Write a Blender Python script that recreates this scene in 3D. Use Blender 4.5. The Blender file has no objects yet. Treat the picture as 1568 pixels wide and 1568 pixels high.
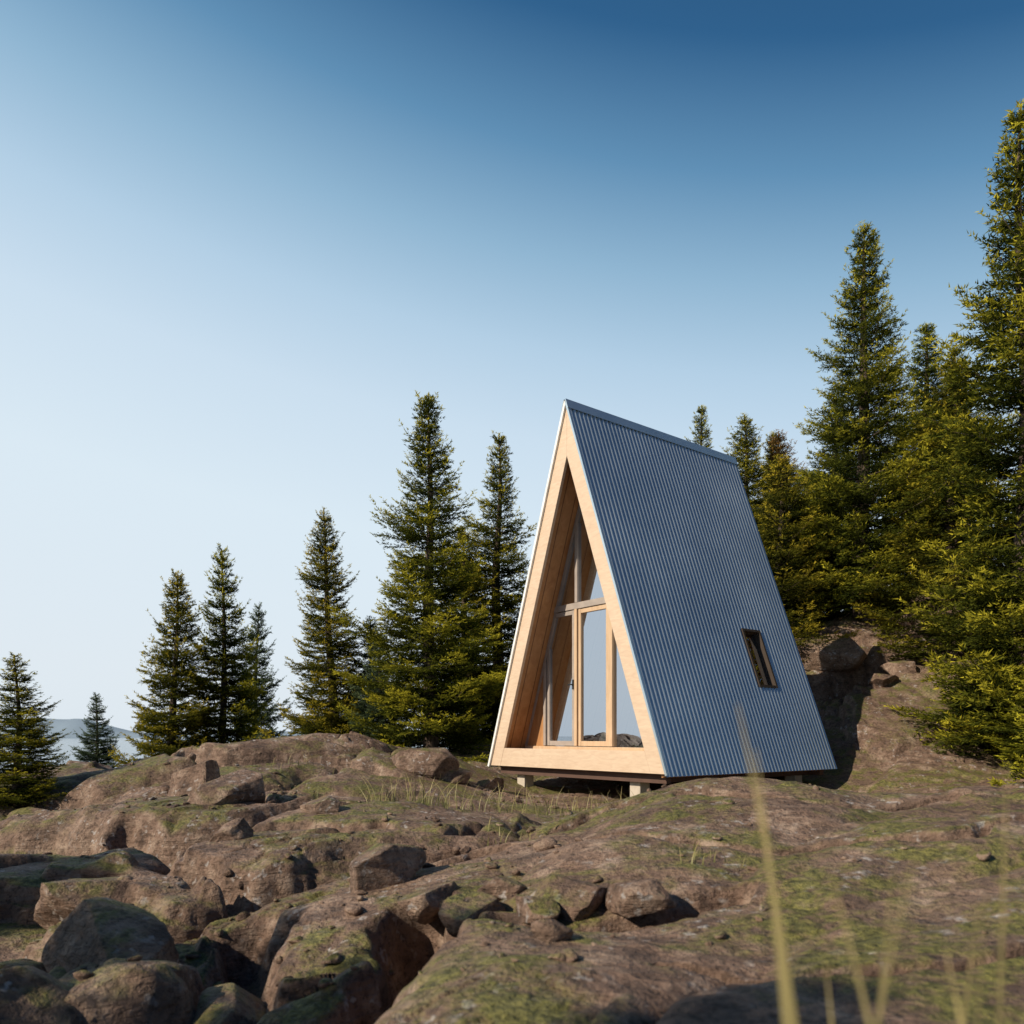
import bpy, bmesh, math, time, numpy as np
from mathutils import Vector, Matrix
rng=np.random.default_rng(7)
sc=bpy.context.scene
sc.view_settings.view_transform='Standard'; sc.view_settings.look='None'; sc.view_settings.exposure=0
t0=time.time()
# ------------------------------------------------------------------ helpers
def link(o,parent=None):
    sc.collection.objects.link(o)
    if parent is not None: o.parent=parent
    return o
def mesh_np(name,V,F,mats,mi=None,smooth=False):
    V=np.asarray(V,dtype=np.float32); F=np.asarray(F,dtype=np.int32)
    me=bpy.data.meshes.new(name)
    me.vertices.add(len(V)); me.vertices.foreach_set('co',V.ravel())
    n,k=F.shape
    me.loops.add(n*k); me.loops.foreach_set('vertex_index',F.ravel())
    me.polygons.add(n); me.polygons.foreach_set('loop_start',np.arange(n,dtype=np.int32)*k)
    me.polygons.foreach_set('loop_total',np.full(n,k,dtype=np.int32))
    for m in mats: me.materials.append(m)
    if mi is not None: me.polygons.foreach_set('material_index',np.asarray(mi,dtype=np.int32))
    me.update(calc_edges=True)
    if smooth: me.polygons.foreach_set('use_smooth',np.ones(n,dtype=bool))
    return me
def obj(name,me,parent=None):
    return link(bpy.data.objects.new(name,me),parent)
def poly(name,verts,faces,mat,parent=None,smooth=False,recalc=False):
    me=bpy.data.meshes.new(name); me.from_pydata([tuple(v) for v in verts],[],faces); me.materials.append(mat); me.update()
    if recalc:
        bm=bmesh.new(); bm.from_mesh(me); bmesh.ops.recalc_face_normals(bm,faces=bm.faces); bm.to_mesh(me); bm.free()
    if smooth:
        for p in me.polygons: p.use_smooth=True
    return obj(name,me,parent)
def prism(name,pts,y0,y1,mat,parent):
    n=len(pts); V=[(x,y0,z) for x,z in pts]+[(x,y1,z) for x,z in pts]
    F=[list(range(n)),list(range(2*n-1,n-1,-1))]+[[i,i+n,(i+1)%n+n,(i+1)%n] for i in range(n)]
    return poly(name,V,F,mat,parent,recalc=True)
def bev(o,w=.006):
    m=o.modifiers.new('b','BEVEL'); m.width=w; m.segments=2; return o
def mat(name):
    m=bpy.data.materials.new(name); m.use_nodes=True
    return m,m.node_tree,m.node_tree.nodes['Principled BSDF']
def N(nt,t,**k):
    n=nt.nodes.new(t)
    for a,b in k.items(): setattr(n,a,b)
    return n
def noise(nt,vec,scale,detail=6,rough=.55,dist=0):
    n=N(nt,'ShaderNodeTexNoise'); n.inputs['Scale'].default_value=scale; n.inputs['Detail'].default_value=detail
    n.inputs['Roughness'].default_value=rough; n.inputs['Distortion'].default_value=dist
    nt.links.new(vec,n.inputs['Vector']); return n.outputs['Fac']
def ramp(nt,fac,stops):
    r=N(nt,'ShaderNodeValToRGB'); el=r.color_ramp.elements
    while len(el)<len(stops): el.new(.5)
    for e,(p,c) in zip(el,stops):
        e.position=p; e.color=(*c,1)
    nt.links.new(fac,r.inputs['Fac']); return r.outputs['Color']
def mix(nt,fac,a,b,mode='MIX'):
    n=N(nt,'ShaderNodeMix',data_type='RGBA',blend_type=mode)
    for s,v in ((n.inputs[0],fac),(n.inputs[6],a),(n.inputs[7],b)):
        if hasattr(v,'links') : nt.links.new(v,s)
        elif isinstance(v,tuple): s.default_value=(*v,1)
        else: s.default_value=v
    return n.outputs[2]
def math_(nt,op,a,b=0.):
    n=N(nt,'ShaderNodeMath',operation=op)
    for i,v in enumerate((a,b)):
        if hasattr(v,'links'): nt.links.new(v,n.inputs[i])
        else: n.inputs[i].default_value=v
    return n.outputs[0]
def bump(nt,h,st,dist,b,normal=None):
    n=N(nt,'ShaderNodeBump'); n.inputs['Strength'].default_value=st; n.inputs['Distance'].default_value=dist
    nt.links.new(h,n.inputs['Height'])
    if normal is not None: nt.links.new(normal,n.inputs['Normal'])
    if b is not None: nt.links.new(n.outputs[0],b.inputs['Normal'])
    return n.outputs[0]

# ------------------------------------------------------------------ materials
def m_rock():
    m,nt,b=mat('rock_surface')
    geo=N(nt,'ShaderNodeNewGeometry'); P=geo.outputs['Position']
    n1=noise(nt,P,.8,3,.6); n2=noise(nt,P,5.5,6,.68); n3=noise(nt,P,34,3,.7)
    c=ramp(nt,n1,[(.32,(.135,.080,.056)),(.5,(.235,.148,.104)),(.68,(.335,.235,.172))])
    c2=ramp(nt,n2,[(.34,(.034,.024,.019)),(.5,(.22,.142,.100)),(.66,(.47,.36,.275))])
    c=mix(nt,.6,c,c2)
    sp=ramp(nt,n3,[(.36,(.34,.32,.30)),(.5,(1,1,1))])
    c=mix(nt,.75,c,sp,'MULTIPLY')
    v=N(nt,'ShaderNodeTexVoronoi'); v.inputs['Scale'].default_value=12
    nz=N(nt,'ShaderNodeTexNoise'); nz.inputs['Scale'].default_value=20; nz.inputs['Detail'].default_value=2
    wv=N(nt,'ShaderNodeVectorMath',operation='ADD'); sc_=N(nt,'ShaderNodeVectorMath',operation='SCALE'); sc_.inputs[3].default_value=.15
    nt.links.new(P,nz.inputs['Vector']); nt.links.new(nz.outputs['Color'],sc_.inputs[0]); nt.links.new(P,wv.inputs[0]); nt.links.new(sc_.outputs[0],wv.inputs[1]); nt.links.new(wv.outputs[0],v.inputs['Vector'])
    l=ramp(nt,v.outputs['Distance'],[(.14,(1,1,1)),(.34,(0,0,0))])
    lm=ramp(nt,noise(nt,P,2.1,3,.6),[(.48,(0,0,0)),(.58,(.8,.8,.8))])
    c=mix(nt,mix(nt,1.,l,lm,'MULTIPLY'),c,(.47,.44,.42))
    sep=N(nt,'ShaderNodeSeparateXYZ'); nt.links.new(geo.outputs['Normal'],sep.inputs[0])
    up=math_(nt,'MULTIPLY',math_(nt,'MAXIMUM',math_(nt,'SUBTRACT',sep.outputs[2],.5),0.),2.6)
    mm=ramp(nt,noise(nt,P,1.15,6,.68,.3),[(.45,(0,0,0)),(.53,(1,1,1))])
    mm2=ramp(nt,n2,[(.41,(0,0,0)),(.54,(1,1,1))])
    mf=math_(nt,'MULTIPLY',math_(nt,'MULTIPLY',mm,mm2),math_(nt,'MINIMUM',up,.85))
    mc=ramp(nt,n3,[(.3,(.03,.037,.006)),(.55,(.13,.135,.02)),(.75,(.27,.25,.05))])
    c=mix(nt,mf,c,mc)
    nt.links.new(c,b.inputs['Base Color']); b.inputs['Roughness'].default_value=.7; b.inputs['Specular IOR Level'].default_value=.4
    mp=N(nt,'ShaderNodeMapping'); mp.inputs['Rotation'].default_value=(.15,.2,.6); mp.inputs['Scale'].default_value=(1,2.2,7)
    nt.links.new(P,mp.inputs['Vector'])
    s=noise(nt,mp.outputs[0],3.0,6,.66,.3)
    h=math_(nt,'ADD',math_(nt,'MULTIPLY',s,1.0),math_(nt,'ADD',math_(nt,'MULTIPLY',n2,.8),math_(nt,'MULTIPLY',n3,.34)))
    bump(nt,h,1.0,.055,b)
    return m
def m_leaf(name,base,mid,tip,trans=.25):
    m=bpy.data.materials.new(name); m.use_nodes=True; nt=m.node_tree; nt.nodes.clear(); out=N(nt,'ShaderNodeOutputMaterial')
    at=N(nt,'ShaderNodeAttribute',attribute_name='tip'); oi=N(nt,'ShaderNodeObjectInfo')
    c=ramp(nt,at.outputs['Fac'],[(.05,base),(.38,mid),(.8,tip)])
    hs=N(nt,'ShaderNodeHueSaturation'); nt.links.new(c,hs.inputs['Color'])
    nt.links.new(math_(nt,'ADD',math_(nt,'MULTIPLY',oi.outputs['Random'],.03),.486),hs.inputs['Hue'])
    c=hs.outputs[0]
    b=N(nt,'ShaderNodeBsdfDiffuse'); nt.links.new(c,b.inputs['Color'])
    tr=N(nt,'ShaderNodeBsdfTranslucent'); nt.links.new(c,tr.inputs['Color'])
    ms=N(nt,'ShaderNodeMixShader'); ms.inputs[0].default_value=trans
    nt.links.new(b.outputs[0],ms.inputs[1]); nt.links.new(tr.outputs[0],ms.inputs[2])
    nt.links.new(ms.outputs[0],out.inputs['Surface'])
    return m
def m_bark():
    m,nt,b=mat('bark'); tc=N(nt,'ShaderNodeTexCoord')
    mp=N(nt,'ShaderNodeMapping'); mp.inputs['Scale'].default_value=(9,9,2); nt.links.new(tc.outputs['Object'],mp.inputs['Vector'])
    n=noise(nt,mp.outputs[0],3,4,.65)
    nt.links.new(ramp(nt,n,[(.3,(.03,.022,.016)),(.7,(.13,.09,.065))]),b.inputs['Base Color']); b.inputs['Roughness'].default_value=.9
    return m
def m_wood(name,c0,c1,axis=(1,30,1.2),rough=.55,plank=0):
    m,nt,b=mat(name); tc=N(nt,'ShaderNodeTexCoord')
    mp=N(nt,'ShaderNodeMapping'); mp.inputs['Scale'].default_value=axis; nt.links.new(tc.outputs['Object'],mp.inputs['Vector'])
    n=noise(nt,mp.outputs[0],3,8,.6,.8); n2=noise(nt,tc.outputs['Object'],1.4,4,.6)
    c=ramp(nt,n,[(.3,c0),(.7,c1)])
    c=mix(nt,.35,c,ramp(nt,n2,[(.3,(.78,.74,.7)),(.7,(1,1,1))]),'MULTIPLY')
    if plank:
        sep=N(nt,'ShaderNodeSeparateXYZ'); nt.links.new(tc.outputs['Object'],sep.inputs[0])
        fr=math_(nt,'FRACT',math_(nt,'MULTIPLY',sep.outputs[1],plank))
        c=mix(nt,1.,c,ramp(nt,fr,[(0.0,(.2,.17,.15)),(.06,(1,1,1)),(.94,(1,1,1)),(1,(.2,.17,.15))]),'MULTIPLY')
    nt.links.new(c,b.inputs['Base Color']); b.inputs['Roughness'].default_value=rough
    bump(nt,n,.25,.004,b); return m
def m_simple(name,col,rough=.6,metal=0,var=.15,scale=6):
    m,nt,b=mat(name); tc=N(nt,'ShaderNodeTexCoord')
    n=noise(nt,tc.outputs['Object'],scale,5,.6)
    lo=tuple(x*(1-var) for x in col); hi=tuple(min(1,x*(1+var)) for x in col)
    nt.links.new(ramp(nt,n,[(.3,lo),(.7,hi)]),b.inputs['Base Color'])
    b.inputs['Roughness'].default_value=rough; b.inputs['Metallic'].default_value=metal; return m
def m_roof():
    m,nt,b=mat('corrugated_steel'); tc=N(nt,'ShaderNodeTexCoord')
    n=noise(nt,tc.outputs['Object'],.8,5,.6); n2=noise(nt,tc.outputs['Object'],30,3,.6)
    c=ramp(nt,n,[(.3,(.50,.61,.67)),(.7,(.62,.72,.77))])
    nt.links.new(c,b.inputs['Base Color']); b.inputs['Metallic'].default_value=.75
    nt.links.new(ramp(nt,math_(nt,'ADD',math_(nt,'MULTIPLY',n,.7),math_(nt,'MULTIPLY',n2,.3)),[(.3,(.26,.26,.26)),(.7,(.42,.42,.42))]),b.inputs['Roughness'])
    return m
def m_glass(name,refl):
    m=bpy.data.materials.new(name); m.use_nodes=True; nt=m.node_tree; nt.nodes.clear()
    o=N(nt,'ShaderNodeOutputMaterial'); g=N(nt,'ShaderNodeBsdfGlossy'); g.inputs['Roughness'].default_value=.0
    g.inputs['Color'].default_value=(.80,.86,.93,1)
    t=N(nt,'ShaderNodeBsdfTransparent'); t.inputs['Color'].default_value=(.7,.75,.75,1)
    fr=N(nt,'ShaderNodeFresnel'); fr.inputs['IOR'].default_value=1.5
    ms=N(nt,'ShaderNodeMixShader'); nt.links.new(math_(nt,'ADD',fr.outputs[0],refl),ms.inputs[0])
    nt.links.new(t.outputs[0],ms.inputs[1]); nt.links.new(g.outputs[0],ms.inputs[2]); nt.links.new(ms.outputs[0],o.inputs[0]); return m
ROCK=m_rock(); BARK=m_bark()
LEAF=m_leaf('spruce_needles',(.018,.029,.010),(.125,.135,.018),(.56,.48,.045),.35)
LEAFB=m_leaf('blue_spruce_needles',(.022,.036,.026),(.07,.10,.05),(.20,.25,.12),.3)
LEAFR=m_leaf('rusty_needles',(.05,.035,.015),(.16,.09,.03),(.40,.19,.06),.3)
WOOD=m_wood('plywood_pale',(.60,.44,.31),(.71,.56,.41),(2,2,9))
WOODI=m_wood('larch_lining',(.36,.17,.065),(.52,.28,.12),(6,1,1.0),.5,0)
WOODP=m_wood('larch_planks',(.38,.18,.065),(.54,.29,.12),(6,3,1.0),.5,5)
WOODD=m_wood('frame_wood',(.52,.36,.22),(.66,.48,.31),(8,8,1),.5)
ROOF=m_roof(); EDGE=m_simple('white_trim',(.78,.78,.76),.5)
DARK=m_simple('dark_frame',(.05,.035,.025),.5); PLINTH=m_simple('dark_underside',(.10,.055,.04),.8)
CONC=m_simple('concrete_pier',(.5,.44,.36),.9); BLACK=m_simple('black_iron',(.02,.02,.02),.4)
GLASS=m_glass('window_glass',.62); WHITE=m_simple('white_ceramic',(.8,.78,.74),.4)
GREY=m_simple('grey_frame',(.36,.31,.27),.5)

# ------------------------------------------------------------------ noise in numpy
def hsh(ix,iy,s):
    h=(ix.astype(np.int64)*374761393+iy.astype(np.int64)*668265263+s*974634777)&0xffffffff
    h=((h^(h>>13))*1274126177)&0xffffffff; h=(h^(h>>16))&0xffffff
    return h/float(0xffffff)
def vn(x,y,s):
    ix=np.floor(x);iy=np.floor(y);fx=x-ix;fy=y-iy; fx=fx*fx*(3-2*fx);fy=fy*fy*(3-2*fy)
    a=hsh(ix,iy,s);b=hsh(ix+1,iy,s);c=hsh(ix,iy+1,s);d=hsh(ix+1,iy+1,s)
    return (a+(b-a)*fx)*(1-fy)+(c+(d-c)*fx)*fy
def fbm(x,y,s,o=5,g=.5):
    t=0;a=1;w=0
    for i in range(o):
        t=t+a*(vn(x,y,s+i*17)-.5);w+=a;a*=g; x,y=x*1.8+y*.9+3.1,y*1.8-x*.9+7.7
    return t/w*2
def voro(x,y,s):
    ix=np.floor(x);iy=np.floor(y)
    f1=np.full(x.shape,9.);f2=f1.copy();bx=np.zeros(x.shape);by=bx.copy();dx=bx.copy();dy=bx.copy()
    for i in(-1,0,1):
        for j in(-1,0,1):
            cx=ix+i;cy=iy+j; px=cx+hsh(cx,cy,s)*.9+.05-x; py=cy+hsh(cx,cy,s+5)*.9+.05-y
            d=np.sqrt(px*px+py*py); n=d<f1
            f2=np.where(n,f1,np.minimum(f2,d)); bx=np.where(n,cx,bx);by=np.where(n,cy,by)
            dx=np.where(n,px,dx);dy=np.where(n,py,dy); f1=np.where(n,d,f1)
    return f1,f2,hsh(bx,by,s+9),hsh(bx,by,s+11),hsh(bx,by,s+13),dx,dy

CTRL=np.array([
 (-7.2,11,-.68),(-5.7,11,-.40),(-4.7,11,-.26),(-4,11,-.11),(-3.27,11,-.04),(-2.5,11,.0),(-1.6,11.2,-.22),(-.9,11.6,-.42),(-10,11,-1.3),(-14,10,-2),
 (-3,14,-.8),(-6,14,-1.2),(-1.5,14.5,-.5),(0,16,-.2),(-8,19,-1.6),(-3.8,18,-1.0),(-12,20,-2.6),(-13,24,-2.0),(-9,27,-2.5),(0,24,-.5),
 (-20,24,-6),(-14,38,-9),(-30,20,-12),(-30,50,-16),(-5,45,-9),(-60,20,-18),(-60,60,-20),(-20,60,-18),(5,60,-6),(-30,0,-8),(-60,-20,-14),
 (-.1,11.3,-.82),(.5,9.7,-.88),(1.2,9.2,-.90),(1.8,8.8,-.88),(.9,10.6,-.85),(3,10,-.85),(4.8,11,-.78),(2.5,13.5,-.7),(1,12.5,-.8),(4.2,9.8,-.82),
 (-.3,8.4,-.84),(-1.1,7,-.80),(-1.2,9.0,-.70),(-2.2,8.8,-.62),(-3.2,9.3,-.45),(-4.6,8,-.84),(-6,8,-1.0),(-3.4,7,-.86),(-1.7,6,-.92),(-2.24,5,-.98),(-3.1,5,-1.10),
 (-2,3.5,-1.25),(-5,4,-1.40),(-8,3,-1.8),(-.95,4.3,-.84),(-1.1,3.4,-.92),(-.7,2.7,-1.05),(-1.35,2.9,-1.0),(-.9,1.8,-1.12),(-2,1.5,-1.4),
 (0,6.3,-.82),(.5,7.2,-.84),(.85,6.2,-.60),(.95,7.2,-.84),
 (1.45,6.1,-.42),(.49,5,-.58),(0,4.2,-.64),(.58,3.4,-.57),(0.2,3.1,-.74),(.9,2.9,-.62),(.84,2.4,-.66),(-.25,2.9,-.68),(.17,1.8,-.68),(1.02,1.7,-.64),(-.3,2.0,-.74),(1.7,2.6,-.56),(2.4,5.6,-.42),(3.6,5.5,-.37),(5,5.5,-.36),(2.2,4,-.47),(3.5,3.5,-.43),(6,3,-.3),(0,0,-1.0),(2,0,-.9),(2.4,7.2,-.85),(4,7.5,-.9),(6,7,-.8),
 (5.4,12.5,.0),(6.0,13.6,.6),(6.5,14.3,.9),(6.9,16,2.0),(8.3,16,2.1),(8.2,13.8,1.0),(5.0,9,-.85),(5.5,10.5,-.7),(7.5,11.5,-.3),(7,9,-.8),(10,12,.8),(10,16,2.5),(5.5,16,1.4),(4,17,.6),(7,22,2.8),(12,20,3.6),(20,20,5),(20,5,1.5),(12,5,.3),
 (30,60,5),(60,60,6),(60,20,7),(60,-20,4),(0,-20,-3),(20,40,6),(7,30,2.5)])
def tps_fit(C):
    n=len(C); d=np.hypot(C[:,None,0]-C[None,:,0],C[:,None,1]-C[None,:,1])
    P=np.c_[np.ones(n),C[:,:2]]; A=np.zeros((n+3,n+3)); A[:n,:n]=-np.sqrt(d*d+.06)-np.eye(n)*.02*-1; A[:n,n:]=P; A[n:,:n]=P.T
    return np.linalg.solve(A,np.r_[C[:,2],0,0,0])
WT=tps_fit(CTRL)
def base_h(x,y):
    x=np.clip(x,-60,60).astype(np.float32); y=np.clip(y,-20,60).astype(np.float32)
    h=WT[-3]+WT[-2]*x+WT[-1]*y
    for (cx,cy,_),w in zip(CTRL.astype(np.float32),WT[:-3].astype(np.float32)): h=h-w*np.sqrt((x-cx)**2+(y-cy)**2+np.float32(.06))
    return h.astype(float)
def ss(a,b,x):
    t=np.clip((x-a)/(b-a),0,1); return t*t*(3-2*t)
def segd(x,y,pts):
    d=np.full(x.shape,1e3)
    for (ax,ay),(bx,by) in zip(pts[:-1],pts[1:]):
        ex,ey=bx-ax,by-ay; t=np.clip(((x-ax)*ex+(y-ay)*ey)/(ex*ex+ey*ey),0,1)
        d=np.minimum(d,np.hypot(x-ax-t*ex,y-ay-t*ey))
    return d
GUL=[([(-.42,3.6),(-.36,3.1),(-.50,2.6),(-.52,2.1),(-.62,1.5)],.15,.48),
     ([(-.36,3.05),(-.05,3.12),(.25,2.98),(.6,3.02),(.85,3.15)],.075,.26),
     ([(-1.25,3.9),(-1.05,3.0),(-1.2,2.4)],.14,.30),
     ([(-2.2,4.9),(-1.5,4.5),(-.6,4.7),(-.1,4.9)],.09,.25),
     ([(-.4,5.7),(.1,6.3),(.6,6.6)],.10,.16),
     ([(-4.6,10.2),(-3.6,9.7),(-2.9,9.9),(-2.2,10.0),(-1.6,9.7)],.16,.32),
     ([(-5.8,9.2),(-4.8,8.6),(-3.9,8.9),(-3.2,8.5)],.14,.28),
     ([(-2.9,8.0),(-2.2,7.3),(-1.6,7.6)],.12,.25),
     ([(-3.3,6.6),(-2.6,6.0),(-1.9,6.2),(-1.0,5.8)],.12,.25),
     ([(1.2,5.3),(1.9,4.8),(2.6,4.9),(3.6,4.6)],.05,.14),([(1.0,3.9),(1.9,3.5),(2.8,3.6)],.04,.12),([(.4,2.3),(1.0,2.05),(1.6,2.2)],.025,.08),([(.3,4.4),(.8,4.0),(1.0,3.9)],.045,.13),([(3.0,6.0),(3.4,5.2),(4.4,5.0)],.05,.12),([(.2,5.3),(.6,5.6),(1.1,5.5),(1.5,5.8)],.06,.12)]
def terrain(x,y):
    x=np.asarray(x,float);y=np.asarray(y,float)
    h=base_h(x,y)
    u1=fbm(x*.8,y*.8,3,4);u2=fbm(x*.8+9,y*.8,4,4);u3=fbm(x*4,y*4,8,3);u4=fbm(x*4,y*4+5,9,3)
    wx=x+.35*u1+.06*u3; wy=y+.35*u2+.06*u4
    ca,sa=math.cos(.5),math.sin(.5); rx=(wx*ca+wy*sa); ry=(-wx*sa+wy*ca)
    hump=np.clip(1.25*np.exp(-(((x-2.4)/2.9)**4+((y-3.8)/2.6)**4)),0,1)
    cab=np.clip(1.4*np.exp(-(((x-1.9)/3.1)**2+((y-10.4)/2.8)**2)),0,1)
    bank=np.exp(-(((x-7.0)/2.4)**4+((y-15.0)/1.3)**2))
    k=(1-.80*hump)*(1-.94*cab)*.85+.3*bank
    f1,f2,c1,c2,c3,dx,dy=voro(rx*.38,ry*.70,21); e=f2-f1
    d=np.clip(e/.22,0,1)**.5
    h=h+k*(.24*d-.17+.36*(c1-.5)*d+d*((c2-.5)*dx*.5+(c3-.5)*dy*.5))
    f1,f2,c1,c2,c3,dx,dy=voro(rx*1.0+4,ry*1.8,31); e=f2-f1
    m2=ss(.05,.4,fbm(x*.5,y*.5,55,3)); d=np.clip(e/.16,0,1)**.5
    h=h+((.10+.8*m2)*(1-.85*hump)*(1-.8*cab)+1.2*bank)*(.08*d-.06+.14*(c1-.5)*d+d*((c2-.5)*dx+(c3-.5)*dy)*.16)
    f1,f2,c1,c2,c3,dx,dy=voro(rx*3.2,ry*5.0,41); e=f2-f1
    m3=ss(.10,.4,fbm(x*.9+4,y*.9,65,3))
    h=h+m3*(1-.7*hump)*(.026*np.clip(e/.16,0,1)**.6-.018+.045*(c1-.5))
    q=h+.22*rx*.5-.10*ry+.06*u1; st=.11+.12*ss(12.5,13.5,y); fq=q/st; fl=np.floor(fq); fr=fq-fl
    led=(fl+ss(.6,.98,fr))*st
    mk=np.maximum(ss(-.1,.3,fbm(x*.45+3,y*.45,83,3))*(1-cab)*(1-.25*hump),bank)
    h=h+(led-q+st*.25)*mk*.75
    h=h+.65*bank*(ss(0,.22,y-14.75+.5*u1-.08*(x-7)+.1*u3)-.5)
    h=h+(.05+.07*hump)*fbm(x*.75,y*.9,71,5,.5)*(1-.6*cab)+.014*fbm(rx*4,ry*8,75,5,.6)
    for pts,w,dep in GUL:
        dd=segd(x+.10*u3+.1*u1,y+.10*u4+.1*u2,pts); h=h-dep*np.exp(-(dd/w)**4)
    return h
def axis2(segs):
    out=[segs[0][0]]
    for a,b,st in segs:
        out+=list(np.linspace(a,b,int(round((b-a)/st))+1)[1:])
    return np.array(out)
def ext(a,lo,hi,g=1.1):
    a=list(a); s=a[-1]-a[-2]; p=a[-1]; r=[]
    while p<hi: s=min(s*g,500);p+=s;r.append(p)
    s=a[1]-a[0];p=a[0];l=[]
    while p>lo: s=min(s*g,500);p-=s;l.append(p)
    return np.array(l[::-1]+a+r)
xs=ext(axis2([(-7.5,-2.5,.025),(-2.5,3.4,.013),(3.4,9,.03)]),-4000,4000)
ys=ext(axis2([(1.2,5.5,.013),(5.5,12.,.025),(12.,17,.035)]),-60,5000)
X,Y=np.meshgrid(xs,ys); Z=terrain(X,Y)
ny,nx=X.shape
V=np.c_[X.ravel(),Y.ravel(),Z.ravel()]
I=np.arange(ny*nx).reshape(ny,nx)
F=np.c_[I[:-1,:-1].ravel(),I[:-1,1:].ravel(),I[1:,1:].ravel(),I[1:,:-1].ravel()]
obj('rocky_ground',mesh_np('rocky_ground',V,F,[ROCK],smooth=True))
t1=time.time()
# ------------------------------------------------------------------ lake and hills
wm,nt,b=mat('lake_water'); b.inputs['Base Color'].default_value=(.10,.16,.2,1); b.inputs['Roughness'].default_value=.15
geo=N(nt,'ShaderNodeNewGeometry'); bump(nt,noise(nt,geo.outputs['Position'],.6,5,.6),.35,.5,b)
poly('lake_water',[(-9000,20,-12),(9000,20,-12),(9000,9000,-12),(-9000,9000,-12)],[[0,1,2,3]],wm)
hm=m_simple('haze_tinted_hills',(.24,.32,.40),1,0,.06,.01)  # pale blue of distance haze is put into the hill colour
hx=np.linspace(-3400,400,140)
q=fbm(hx*.004,hx*0+3.,5,4); tA=ss(-2600,-2480,hx)*(1-ss(-2250,-1900,hx))
hh=(62+5*q)*tA+(34+16*q)+ -12
V=[];F=[]
for i,(x,z) in enumerate(zip(hx,hh)):
    V+= [(x,3800,-14),(x,3900,z*.6),(x,4000,z),(x,4600,-14)]
    if i:
        a=4*(i-1);c=4*i
        F+=[[a+k,c+k,c+k+1,a+k+1] for k in range(3)]
poly('distant_hills',V,F,hm,smooth=True)

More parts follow.
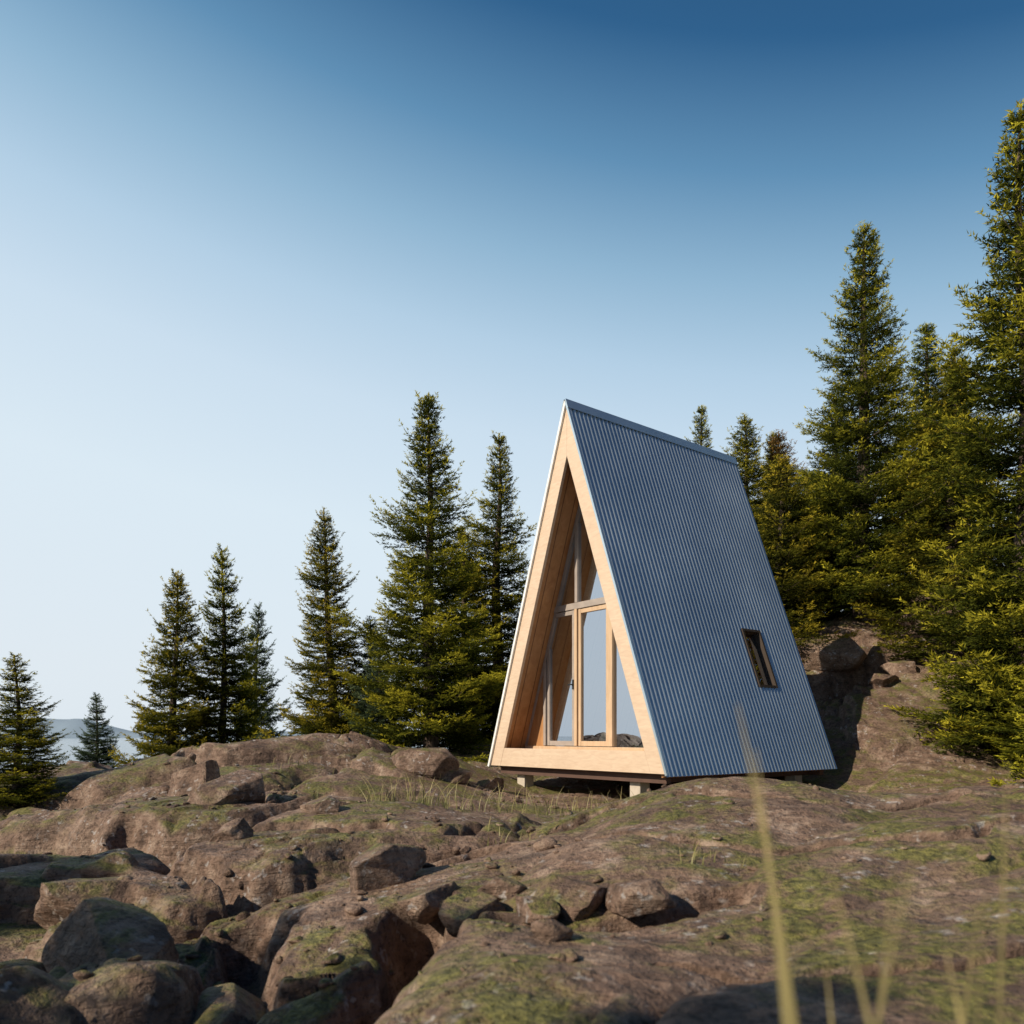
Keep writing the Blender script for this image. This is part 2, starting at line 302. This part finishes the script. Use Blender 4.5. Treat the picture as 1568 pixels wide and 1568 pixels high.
# ------------------------------------------------------------------ spruce trees
def spruce(seed,H,R,dens=1.0,mat_=None,name='spruce'):
    mat_=mat_ or LEAF
    r=np.random.default_rng(seed)
    TV=[];TT=[];bV=[];bF=[]
    lean=r.normal(0,.012,2)
    def trunk_c(z): return np.array([lean[0]*z+.03*math.sin(z*1.3+seed),lean[1]*z+.03*math.cos(z*1.1+seed)])
    ns=8;nz=24;r0=.015*H+.02
    for i in range(nz+1):
        z=H*i/nz; rr=r0*(1-z/H)**.9+.006; c=trunk_c(z)
        for k in range(ns):
            a=2*math.pi*k/ns; bV.append((c[0]+rr*math.cos(a),c[1]+rr*math.sin(a),z))
    for i in range(nz):
        for k in range(ns): bF.append((i*ns+k,i*ns+(k+1)%ns,(i+1)*ns+(k+1)%ns,(i+1)*ns+k))
    z=.04*H
    asym=[r.uniform(.82,1.15) for _ in range(8)]
    UP=np.array([0,0,1.])
    while z<H*.985:
        f=z/H
        nb=int(r.integers(5,8)) if f<.85 else int(r.integers(4,6))
        az0=r.uniform(0,6.28); tier=r.uniform(.72,1.18)
        for k in range(nb):
            az=az0+k*6.283/nb+r.normal(0,.25)
            prof=(1-f)**.80*R+.06
            l=prof*tier*r.uniform(.68,1.12)*asym[int((az%6.283)/6.283*8)%8]
            if r.random()<.10: l*=.6
            e0=math.radians(-12+ 58*f**1.7+r.normal(0,7)); up=.20+.25*r.random()
            zz=z+r.normal(0,.05); bshade=r.uniform(.65,1.15)
            c=trunk_c(zz); ca,sa=math.cos(az),math.sin(az)
            fw=np.array([ca,sa,0]);sd=np.array([-sa,ca,0]); sag=r.uniform(.05,.22)
            def ax(t):
                t=np.atleast_1d(t)
                return np.array([c[0],c[1],zz])+np.outer(l*t*math.cos(e0),fw)+np.outer(l*(math.sin(e0)*t+up*np.maximum(t,0)**2.2-sag*np.sin(np.pi*t)*.6),UP)
            tt=np.linspace(0,1,4);A=ax(tt); b0=len(bV); br=.006+.009*l
            for j,t in enumerate(tt):
                rr=br*(1-t)+.002
                for q in range(3):
                    a=2.094*q; bV.append(tuple(A[j]+sd*rr*math.cos(a)+UP*rr*math.sin(a)))
            for j in range(3):
                for q in range(3): bF.append((b0+j*3+q,b0+j*3+(q+1)%3,b0+(j+1)*3+(q+1)%3,b0+(j+1)*3+q))
            nt_=max(4,int(l/.095*dens)); tj=np.linspace(.10,1.0,nt_)
            Pm=ax(tj); Dm=ax(np.minimum(1,tj+.02))-ax(tj-.02); Dm/=np.linalg.norm(Dm,axis=1)[:,None]
            P_=np.repeat(Pm,2,0);D_=np.repeat(Dm,2,0);T_=np.repeat(tj,2);s_=np.tile([-1.,1.],nt_)
            tl=np.minimum(.50,(.55*l*(1-T_)**.8*(.6+.4*np.minimum(1,T_*3))+.07))*r.uniform(.7,1.2,len(T_))
            an=np.radians(r.uniform(36,62,len(T_)))
            d=D_*np.cos(an)[:,None]+sd*(s_*np.sin(an))[:,None]; d[:,2]+=r.normal(-.02,.16,len(T_)); d/=np.linalg.norm(d,axis=1)[:,None]
            SP=[P_,Pm];SD=[d,Dm];SLn=[tl,np.full(nt_,l/nt_*1.3)];ST=[T_,tj]
            big=tl>.16; cr=np.cross(d,UP)
            for u in (.35,.6,.8):
                for s2 in(-1,1):
                    d2=d*.7+cr*s2*.7; d2[:,2]+=r.normal(0,.2,len(d2)); d2/=np.linalg.norm(d2,axis=1)[:,None]
                    SP.append((P_+d*(tl*u)[:,None])[big]);SD.append(d2[big]);SLn.append((tl*(.5-.3*u)+.03)[big]);ST.append(T_[big])
            segP=np.concatenate(SP);segD=np.concatenate(SD);segL=np.concatenate(SLn);segT=np.concatenate(ST)
            cnt=np.maximum(4,(segL/.0165*dens).astype(int)); idx=np.repeat(np.arange(len(cnt)),cnt); n=len(idx)
            u=r.random(n); D=segD[idx]; P=segP[idx]+D*(segL[idx]*u)[:,None]
            rv=r.normal(0,1,(n,3)); rv[:,2]=rv[:,2]*.8+.35; rv-=D*(rv*D).sum(1)[:,None]; rv/=np.linalg.norm(rv,axis=1)[:,None]+1e-6
            nd=D*.8+rv*.7; nd/=np.linalg.norm(nd,axis=1)[:,None]
            wd=np.cross(nd,r.normal(0,1,(n,3))); wd/=np.linalg.norm(wd,axis=1)[:,None]+1e-6
            nl=r.uniform(.035,.07,n)[:,None]; nw=.0085
            TV.append(np.stack([P-wd*nw,P+wd*nw,P+nd*nl],1))
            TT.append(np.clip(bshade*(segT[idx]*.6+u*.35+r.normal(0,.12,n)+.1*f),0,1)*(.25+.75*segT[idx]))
        z+=r.uniform(.14,.24)*(1 if f<.8 else .65)*(H/7)**.5
    n=70; P=np.c_[np.tile(trunk_c(H),(n,1)),H-.3+r.random(n)*.3]; nd=np.c_[r.normal(0,.5,(n,2)),np.ones(n)]; nd/=np.linalg.norm(nd,axis=1)[:,None]
    wd=np.cross(nd,r.normal(0,1,(n,3)));wd/=np.linalg.norm(wd,axis=1)[:,None]
    TV.append(np.stack([P-wd*.008,P+wd*.008,P+nd*.06],1));TT.append(np.full(n,.8))
    T=np.concatenate(TV).reshape(-1,3); tv=np.repeat(np.concatenate(TT),3)
    bV=np.array(bV);bF=np.array(bF); nb=len(bV)
    bT=np.concatenate([bF[:,[0,1,2]],bF[:,[0,2,3]]])
    Vv=np.concatenate([bV,T]); Ff=np.concatenate([bT,np.arange(len(T)).reshape(-1,3)+nb])
    mi=np.r_[np.zeros(len(bT)),np.ones(len(T)//3)]
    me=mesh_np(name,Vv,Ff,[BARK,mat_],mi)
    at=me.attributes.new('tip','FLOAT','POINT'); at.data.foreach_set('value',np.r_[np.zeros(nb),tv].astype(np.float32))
    STAT.append(len(Ff)); return me,H,R
STAT=[]
VAR=[spruce(1,8,1.6),spruce(2,8,1.5),spruce(3,7,1.5),spruce(4,5,1.15),spruce(5,5,1.25)]
def recolor(v,m):
    me=v[0].copy(); me.materials[1]=m; return (me,v[1],v[2])
VAR.append(recolor(VAR[3],LEAFB)); VAR.append(recolor(VAR[2],LEAFR)); VAR.append(recolor(VAR[1],LEAFB))
t2=time.time()
TREES=[(-5.9,9.3,.95,.65,3,.3),(-12.8,24,1.25,.95,5,1),(-8.3,19,3.95,1.5,4,2),(-7.4,20,4.75,1.4,3,.7),(-8.56,26,4.3,1.35,5,3),
 (-3.85,17,4.95,1.5,2,4),(-1.55,14.6,6.45,1.8,0,.5),(-.35,18,7.0,1.8,1,2.2),(-3.2,17.6,2.6,1.1,5,1.2),(-2.75,16.2,2.2,.9,5,4.2),(-.9,17,4.6,1.6,2,3.3),
 (6.3,26,11.0,1.8,1,.2),(6.8,22,9.2,1.9,2,2.9),(8.0,23,8.9,1.8,6,5),(7.15,15.9,10.4,2.0,0,3.6),(5.4,15.9,5.6,1.7,4,1.1),(6.6,17.5,5.9,1.7,3,3.1),
 (7.75,11.7,9.5,2.3,1,4.4),(8.3,14.6,7.2,2.0,2,2.0),(9.5,18,9.5,2.0,1,.9),(10.5,14,8.5,2.0,0,1.9),(7.5,12.0,1.8,1.2,4,.2),
 (7.4,10.2,1.6,1.3,3,.9),(5.6,20,6.6,1.8,7,3.3),(4.4,22,6.0,1.8,7,1.0),(12.5,22,11,2.2,1,2.4),(9.0,27,10.5,2.,0,3.9),(2.6,21,5.2,1.6,7,.1),
 (8.9,11.5,4.5,1.7,7,5.1),(6.9,9.2,2.4,1.1,3,2.6),(7.6,18.5,8.0,1.9,7,1.4),
 (-7.8,2.5,3.4,1.8,0,1.3),(-5.8,1.1,2.6,1.7,2,.3),(-9.5,1.0,4.2,1.9,1,2.),(-3.2,-.6,2.5,1.5,0,4.),(-4.6,.3,2.7,1.6,1,5.)]  # out-of-view spruces left of and behind camera, added to shade the lower foreground
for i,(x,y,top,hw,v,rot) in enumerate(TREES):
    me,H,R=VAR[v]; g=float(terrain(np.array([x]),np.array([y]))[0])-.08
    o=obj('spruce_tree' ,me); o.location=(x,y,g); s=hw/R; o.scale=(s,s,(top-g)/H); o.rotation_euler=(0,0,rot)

# ------------------------------------------------------------------ cabin
W=3.576;H=5.0;L=3.62
cab=bpy.data.objects.new('a_frame_cabin',None); link(cab)
cab.location=(-.338,11.993,-.461); cab.rotation_euler=(0,0,math.radians(-52.73))
k=W/2/H; SL=math.hypot(W/2,H); cosg=H/SL
def lx(z,off): return off/cosg+z*k
def rx_(z,off): return W-off/cosg-z*k
def apex(off): return (W/2-off/cosg)/k
a0,a1=.015,.14
prism('roof_panel_left',[(lx(0,a0),0),(W/2,apex(a0)),(W/2,apex(a1)),(lx(0,a1),0)],.05,L-.05,WOODP,cab)
s0,s1,t0_,t1_=2.35,2.78,.226,.397
def rp(s,t,off):
    return Vector((W-t*W/2+off*cosg, s, t*H+off*(W/2)/SL))
BF=[[0,1,3,2],[4,6,7,5],[0,4,5,1],[2,3,7,6],[0,2,6,4],[1,5,7,3]]
def rblock(name,sa,sb,ta,tb,oa,ob,mt):
    V=[rp(s,t,o) for o in(oa,ob) for t in(ta,tb) for s in (sa,sb)]
    return poly(name,V,BF,mt,cab,recalc=True)
tt=.972
for i,(sa,sb,ta,tb) in enumerate([(.05,s0,0,tt),(s1,L-.05,0,tt),(s0,s1,0,t0_),(s0,s1,t1_,tt)]):
    rblock('roof_panel_right_%d'%i,sa,sb,ta,tb,-.015,-.14,WOODI)
def corr(name,side):
    pitch=.076; n=int((L+.06)/pitch*10); ss_=np.linspace(-.03,L+.03,n+1)
    rows=[-.006,t0_,t1_,.998] if side>0 else [-.006,.998]
    off=.008+.013*np.sin(ss_/pitch*2*math.pi)
    V=[];F=[]
    for t in rows:
        for s,o in zip(ss_,off):
            p=rp(s,t,o)
            V.append((p.x,p.y,p.z) if side>0 else (W-p.x,p.y,p.z))
    m=n+1
    for j in range(len(rows)-1):
        for i in range(n):
            if side>0 and j==1 and ss_[i]>=s0-.004 and ss_[i+1]<=s1+.004: continue
            f=[j*m+i,j*m+i+1,(j+1)*m+i+1,(j+1)*m+i]
            F.append(f if side>0 else f[::-1])
    return poly(name,V,F,ROOF,cab,True)
corr('roof_sheet_right',1); corr('roof_sheet_left',-1)
for sd in(1,-1):
    a=[rp(-.04,.977,.026),rp(L+.04,.977,.026),rp(L+.04,1.003,.026),rp(-.04,1.003,.026)]
    if sd<0:a=[Vector((W-p.x,p.y,p.z)) for p in a][::-1]
    o=poly('ridge_cap',a,[[0,1,2,3]],ROOF,cab); md=o.modifiers.new('s','SOLIDIFY'); md.thickness=.004
def flash(name,side,ya,yb,oa,ob,mt):
    V=[rp(y,t,o) for o in(oa,ob) for t in(-.003,1.0) for y in (ya,yb)]
    if side<0: V=[Vector((W-p.x,p.y,p.z)) for p in V]
    return poly(name,V,BF,mt,cab,recalc=True)
flash('rake_flashing_left',-1,-.034,-.004,-.02,.02,EDGE); flash('rake_flashing_right',1,-.034,-.004,-.012,.018,ROOF)
w=.25
bev(prism('rake_board_left',[(lx(0,.018),0),(W/2-.001,apex(.018)),(W/2-.001,apex(w)),(lx(0,w),0)],-.002,.046,WOOD,cab),.004)
bev(prism('rake_board_right',[(rx_(0,.018),0),(W/2+.001,apex(.018)),(W/2+.001,apex(w)),(rx_(0,w),0)],-.002,.046,WOOD,cab),.004)
bev(prism('sill_beam',[(lx(0,w)+.002,0),(rx_(0,w)-.002,0),(rx_(.27,w)-.002,.27),(lx(.27,w)+.002,.27)],-.001,.045,WOOD,cab),.004)
prism('floor',[(lx(0,.145),.0),(rx_(0,.145),.0),(rx_(.25,.145),.25),(lx(.25,.145),.25)],.05,L-.06,WOODI,cab)
prism('back_wall',[(lx(.26,.145),.26),(rx_(.26,.145),.26),(W/2,apex(.145))],L-.16,L-.08,WOODI,cab)
g=.5
def bar(name,x0,x1,z0,z1,y0,y1,mt): return bev(prism(name,[(x0,z0),(x1,z0),(x1,z1),(x0,z1)],y0,y1,mt,cab),.003)
prism('side_panel',[(lx(.26,.145),.26),(.72,.26),(.72,(.72-.145/cosg)/k),(lx(1.4,.145),1.4)],g-.01,g+.05,WOODI,cab)
bar('threshold',.3,3.2,.255,.30,g-.05,g+.07,WOODD)
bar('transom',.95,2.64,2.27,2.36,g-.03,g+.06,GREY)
bar('centre_post',1.42,1.475,.31,2.268,g-.04,g+.06,WOODD)
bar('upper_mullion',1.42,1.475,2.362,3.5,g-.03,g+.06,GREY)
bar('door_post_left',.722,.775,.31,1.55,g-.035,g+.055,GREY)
bar('door_post_right',2.11,2.185,.31,2.268,g-.035,g+.055,WOODD)
for (xa,xb,mt,nm) in ((.80,1.405,GREY,'left'),(1.49,2.10,WOODD,'right')):
    bar('door_%s_stile_a'%nm,xa,xa+.05,.31,2.26 if xa>1 else 1.75,g-.02,g+.03,mt); bar('door_%s_stile_b'%nm,xb-.05,xb,.31,2.26,g-.02,g+.03,mt)
    bar('door_%s_rail_low'%nm,xa+.052,xb-.052,.31,.38,g-.018,g+.028,mt); bar('door_%s_rail_top'%nm,max(xa+.052,1.0),xb-.052,2.2,2.258,g-.018,g+.028,mt)
poly('glazing',[(lx(.3,.15),g+.01,.3),(rx_(.3,.15),g+.01,.3),(W/2,g+.01,apex(.15))],[[0,1,2]],GLASS,cab)
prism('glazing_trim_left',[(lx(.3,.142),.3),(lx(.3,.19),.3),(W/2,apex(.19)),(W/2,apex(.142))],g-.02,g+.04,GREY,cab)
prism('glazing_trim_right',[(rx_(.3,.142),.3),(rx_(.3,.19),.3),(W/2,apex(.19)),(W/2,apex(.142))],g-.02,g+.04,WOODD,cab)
bar('door_handle_plate',1.39,1.42,1.12,1.26,g-.055,g-.022,BLACK); bar('door_handle_lever',1.32,1.41,1.18,1.2,g-.075,g-.057,BLACK)
def lathe(name,prof,mt,loc,parent):
    n=24;V=[];F=[]
    for r_,z in prof:
        for i in range(n): a=2*math.pi*i/n; V.append((r_*math.cos(a),r_*math.sin(a),z))
    for j in range(len(prof)-1):
        for i in range(n): F.append([j*n+i,j*n+(i+1)%n,(j+1)*n+(i+1)%n,(j+1)*n+i])
    o=poly(name,V,F,mt,parent,True); o.location=loc; return o
lathe('globe_vase',[(.001,0),(.08,.01),(.14,.08),(.15,.15),(.12,.23),(.05,.28),(.04,.30)],WHITE,(1.75,.85,.26),cab)
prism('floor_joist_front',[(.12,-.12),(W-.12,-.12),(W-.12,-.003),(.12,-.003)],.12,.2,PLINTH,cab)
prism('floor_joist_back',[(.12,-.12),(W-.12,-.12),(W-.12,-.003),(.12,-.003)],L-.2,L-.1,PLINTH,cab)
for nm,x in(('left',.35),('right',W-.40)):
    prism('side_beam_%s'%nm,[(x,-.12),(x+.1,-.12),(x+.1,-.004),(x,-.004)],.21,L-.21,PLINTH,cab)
for i,(x,y) in enumerate([(.5,.3),(2.85,.3),(.5,L-.4),(W-.42,L-.4),(W-.42,L/2)]):
    bev(prism('pier_%d'%i,[(x-.09,-.75),(x+.09,-.75),(x+.09,-.122),(x-.09,-.122)],y-.09,y+.09,CONC,cab),.01)
fw=.035; ft=fw/SL
rblock('roof_window_frame_left',s0,s0+fw,t0_,t1_,-.12,.03,DARK); rblock('roof_window_frame_right',s1-fw,s1,t0_,t1_,-.12,.03,DARK)
rblock('roof_window_frame_low',s0+fw,s1-fw,t0_,t0_+ft,-.12,.028,DARK); rblock('roof_window_frame_top',s0+fw,s1-fw,t1_-ft,t1_,-.12,.028,DARK)
poly('roof_window_glass',[rp(s0+fw,t0_+ft,-.06),rp(s1-fw,t0_+ft,-.06),rp(s1-fw,t1_-ft,-.06),rp(s0+fw,t1_-ft,-.06)],[[0,1,2,3]],m_glass('roof_window_pane',.25),cab)

# ------------------------------------------------------------------ boulders and loose stones
def rockmesh(seed,sub=4):
    r=np.random.default_rng(seed); bm=bmesh.new(); bmesh.ops.create_icosphere(bm,subdivisions=sub,radius=1)
    V=np.array([v.co[:] for v in bm.verts]); F=np.array([[v.index for v in f.verts] for f in bm.faces]); bm.free()
    for _ in range(15):
        n=r.normal(0,1,3);n/=np.linalg.norm(n);d=r.uniform(.45,.8)
        e=np.maximum(V@n-d,0); V=V-np.outer(e*.97,n)
    V+= (fbm(V[:,0]*2+V[:,2]*1.3+seed,V[:,1]*2-V[:,2]*1.7,seed,5)*.10)[:,None]*V
    return V,F
RM=[rockmesh(s,5) for s in range(5)]
RS=[rockmesh(s,2) for s in range(10,16)]
BO=[(-.16,3.38,.19,.11),(.10,3.25,.13,.1),(.25,3.3,.2,.12),(.50,3.22,.18,.10),(-.02,3.6,.12,.1),(-.38,3.8,.22,.13),(-.75,4.3,.28,.2),(-2.6,7.3,.4,.28),(-1.25,10.2,.45,.30),(-.8,10.4,.35,.22),(-.35,10.6,.25,.18),(-3.4,8.3,.45,.3),(2.6,5.9,.14,.09),(2.9,6.0,.1,.08),(3.2,6.2,.2,.12),(-1.6,6.6,.18,.14),(-2.0,5.6,.16,.12),
 (5.9,15.3,.9,.5),(8.0,14.9,.8,.5),(7.9,14.0,.5,.35),(6.6,13.9,.3,.2),(7.1,14.2,.3,.2),(-1.1,3.1,.28,.2),(-1.75,3.5,.35,.25),(-2.5,4.6,.35,.25),(-1.9,2.75,.4,.3)]
for i,(x,y,s,hz) in enumerate(BO):
    V,F=RM[i%5]; me=mesh_np('boulder',V*np.array([s*1.25,s,hz*1.1]),F,[ROCK],smooth=True)
    o=obj('boulder',me); o.location=(x,y,float(terrain(np.array([x]),np.array([y]))[0])+hz*.15); o.rotation_euler=(rng.normal(0,.2),rng.normal(0,.2),rng.uniform(0,6.28))
VV=[];FF=[];c=0
n=1500
px=np.where(rng.random(n)<.7,rng.uniform(-5,2,n),rng.uniform(-3,6,n)); py=rng.uniform(2.2,10.5,n)
dens=fbm(px*.7,py*.7,91,3)
keep=(dens>.02)&~((px>.4)&(py<6.2)&(rng.random(n)<.75)); px=px[keep];py=py[keep]; pz=terrain(px,py)
for x,y,z in zip(px,py,pz):
    V,F=RS[rng.integers(6)]; s=.012+.035*rng.random()**3+ (.05*rng.random() if rng.random()<.06 else 0)
    a=rng.uniform(0,6.28);R=np.array([[math.cos(a),-math.sin(a),0],[math.sin(a),math.cos(a),0],[0,0,1]])
    VV.append((V*np.array([s*1.3,s,s*.7]))@R.T+np.array([x,y,z+s*.25]));FF.append(F+c);c+=len(V)
obj('loose_stones',mesh_np('loose_stones',np.concatenate(VV),np.concatenate(FF),[ROCK]))

# ------------------------------------------------------------------ grass
gm,nt,b=mat('dry_grass'); at=N(nt,'ShaderNodeAttribute',attribute_name='tip')
nt.links.new(mix(nt,at.outputs['Fac'],(.10,.12,.03),(.42,.34,.15)),b.inputs['Base Color']); b.inputs['Roughness'].default_value=.6
def blades(P,hgt,wid,bend,r,seg=6,dirs=None):
    V=[];F=[];T=[];c=0
    for q_,((x,y,z),h) in enumerate(zip(P,hgt)):
        a=r.uniform(0,6.28);bd=r.uniform(.1,1)*bend;da=r.uniform(0,6.28);w=wid*r.uniform(.6,1.2)
        if dirs: da,bd=dirs[q_]; a=da if abs(math.cos(da))>.5 else 0
        for i in range(seg+1):
            t=i/seg; q=bd*t*t*h; cx=x+q*math.cos(da);cy=y+q*math.sin(da);cz=z+h*t*(1-.25*bd*t)
            ww=w*(1-t**1.5)+.0004
            V+=[(cx-ww*math.cos(a),cy-ww*math.sin(a),cz),(cx+ww*math.cos(a),cy+ww*math.sin(a),cz)];T+=[t,t]
            if i: F.append((c+2*i-2,c+2*i-1,c+2*i+1,c+2*i))
        c+=2*(seg+1)
    return V,F,T
def grass_obj(name,V,F,T):
    me=mesh_np(name,np.array(V),np.array(F),[gm]); at=me.attributes.new('tip','FLOAT','POINT'); at.data.foreach_set('value',np.array(T,dtype=np.float32)); return obj(name,me)
pts=[];hg=[]
for (cx,cy,n,sp,h) in [(-.95,7.6,60,.18,.38),(-1.15,7.4,30,.12,.3),(-.6,7.9,30,.25,.3),(1.1,8.3,50,.2,.32),(.8,8.6,40,.3,.28),(.1,9.0,40,.35,.25),(-.2,8.3,30,.3,.2),(1.6,7.9,15,.2,.2),(0.0,5.4,25,.2,.12),(-.3,3.1,20,.1,.1),(2.1,7.5,30,.3,.2),(-2.6,9.5,20,.2,.2),(.9,3.6,16,.1,.09)]:
    for _ in range(n):
        pts.append((cx+rng.normal(0,sp),cy+rng.normal(0,sp)));hg.append(h*rng.uniform(.5,1.2))
pts=np.array(pts);gz=terrain(pts[:,0],pts[:,1])
V,F,T=blades(np.c_[pts,gz-.01],hg,.0045,.8,rng); grass_obj('grass_tufts',V,F,T)
# a leggy weed growing out of a crack
def weed(x,y,h):
    z0=float(terrain(np.array([x]),np.array([y]))[0]); V=[];F=[];T=[];c=0
    for sidx in range(3):
        da=sidx*2.1; 
        n=14; prev=None
        for i in range(n+1):
            t=i/n; p=np.array([x+.10*t*t*math.cos(da)+.015*math.sin(6*t+sidx),y+.10*t*t*math.sin(da),z0-.02+h*(1-.15*sidx)*t])
            V+=[p-[.003,0,0],p+[.003,0,0]];T+=[.2,.2]
            if i: F.append((c+2*i-2,c+2*i-1,c+2*i+1,c+2*i))
        base=c; c+=2*(n+1)
        for i in range(3,n+1):
            t=i/n; p=V[base+2*i]
            for s in(0,1):
                a=i*2.4+s*3.1; L_=.055*(1.15-t); u=np.array([math.cos(a),math.sin(a),.35]); sdv=np.array([-math.sin(a),math.cos(a),0])*L_*.3
                V+=[p,p+u*L_*.5+sdv,p+u*L_,p+u*L_*.5-sdv]; T+=[.1,.2,.4,.2]; F.append((c,c+1,c+2,c+3)); c+=4
    return V,F,T
V,F,T=weed(-1.75,7.1,.42); grass_obj('wild_plant',V,F,T)
P=[(.26,.62),(.285,.65),(.235,.6),(.36,.63),(.41,.62),(.42,.68),(.31,.7),(.22,.58),(.33,.58),(.38,.7)]
TOP=[.045,-.10,.0,-.12,-.16,-.02,-.2,-.07,-.08,-.14]
Pn=[(x,y,float(terrain(np.array([x]),np.array([y]))[0])) for x,y in P]
V,F,T=blades(Pn,[t-p[2] for t,p in zip(TOP,Pn)],.0075,.25,rng,14,[(3.1,.10),(.2,.06),(3.0,.06),(.3,.05),(2.9,.1),(.1,.02),(3,.05),(.1,.12),(3.1,.13),(.2,.08)]); grass_obj('tall_grass',V,F,T)

# ------------------------------------------------------------------ light
S=Vector((-.70,-.46,.54)).normalized()
el=math.asin(S.z); az=math.atan2(S.x,S.y)
w_=bpy.data.worlds.new('World'); sc.world=w_; w_.use_nodes=True; nt=w_.node_tree; bg=nt.nodes['Background']
sk=N(nt,'ShaderNodeTexSky',sky_type='NISHITA'); sk.sun_disc=False; sk.sun_elevation=el; sk.sun_rotation=az; sk.altitude=0; sk.dust_density=2.0; sk.ozone_density=2.0
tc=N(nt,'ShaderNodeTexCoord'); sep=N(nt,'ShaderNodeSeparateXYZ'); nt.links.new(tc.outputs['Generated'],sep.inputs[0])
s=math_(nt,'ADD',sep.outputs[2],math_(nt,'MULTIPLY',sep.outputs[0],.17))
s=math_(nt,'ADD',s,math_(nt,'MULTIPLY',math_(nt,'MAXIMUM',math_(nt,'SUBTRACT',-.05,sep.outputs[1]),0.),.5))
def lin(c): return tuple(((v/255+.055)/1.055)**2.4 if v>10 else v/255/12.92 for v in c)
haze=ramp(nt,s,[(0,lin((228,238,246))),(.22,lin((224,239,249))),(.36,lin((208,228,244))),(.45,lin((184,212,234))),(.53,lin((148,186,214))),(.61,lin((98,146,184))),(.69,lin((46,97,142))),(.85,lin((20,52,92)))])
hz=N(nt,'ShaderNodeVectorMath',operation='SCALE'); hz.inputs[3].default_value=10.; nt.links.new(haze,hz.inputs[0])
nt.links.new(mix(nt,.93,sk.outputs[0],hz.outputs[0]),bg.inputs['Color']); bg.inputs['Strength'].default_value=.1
ld=bpy.data.lights.new('sun','SUN'); ld.energy=5; ld.angle=math.radians(.5); ld.color=(1,.87,.70)
lo=bpy.data.objects.new('sun',ld); link(lo); lo.rotation_euler=S.to_track_quat('Z','Y').to_euler()
cd=bpy.data.cameras.new('camera'); cam=bpy.data.objects.new('camera',cd); link(cam); cam.location=(0,0,0); cam.rotation_euler=(math.pi/2,0,0)
cd.sensor_width=36; cd.lens=36*1191/1568; cd.shift_y=(1126-784)/1568; cd.clip_end=20000; cd.clip_start=.02
cd.dof.use_dof=True; cd.dof.focus_distance=10.; cd.dof.aperture_fstop=2.8
sc.camera=cam
print('TIMES',t1-t0,t2-t1,time.time()-t2,'tris',STAT,'terr',nx*ny)
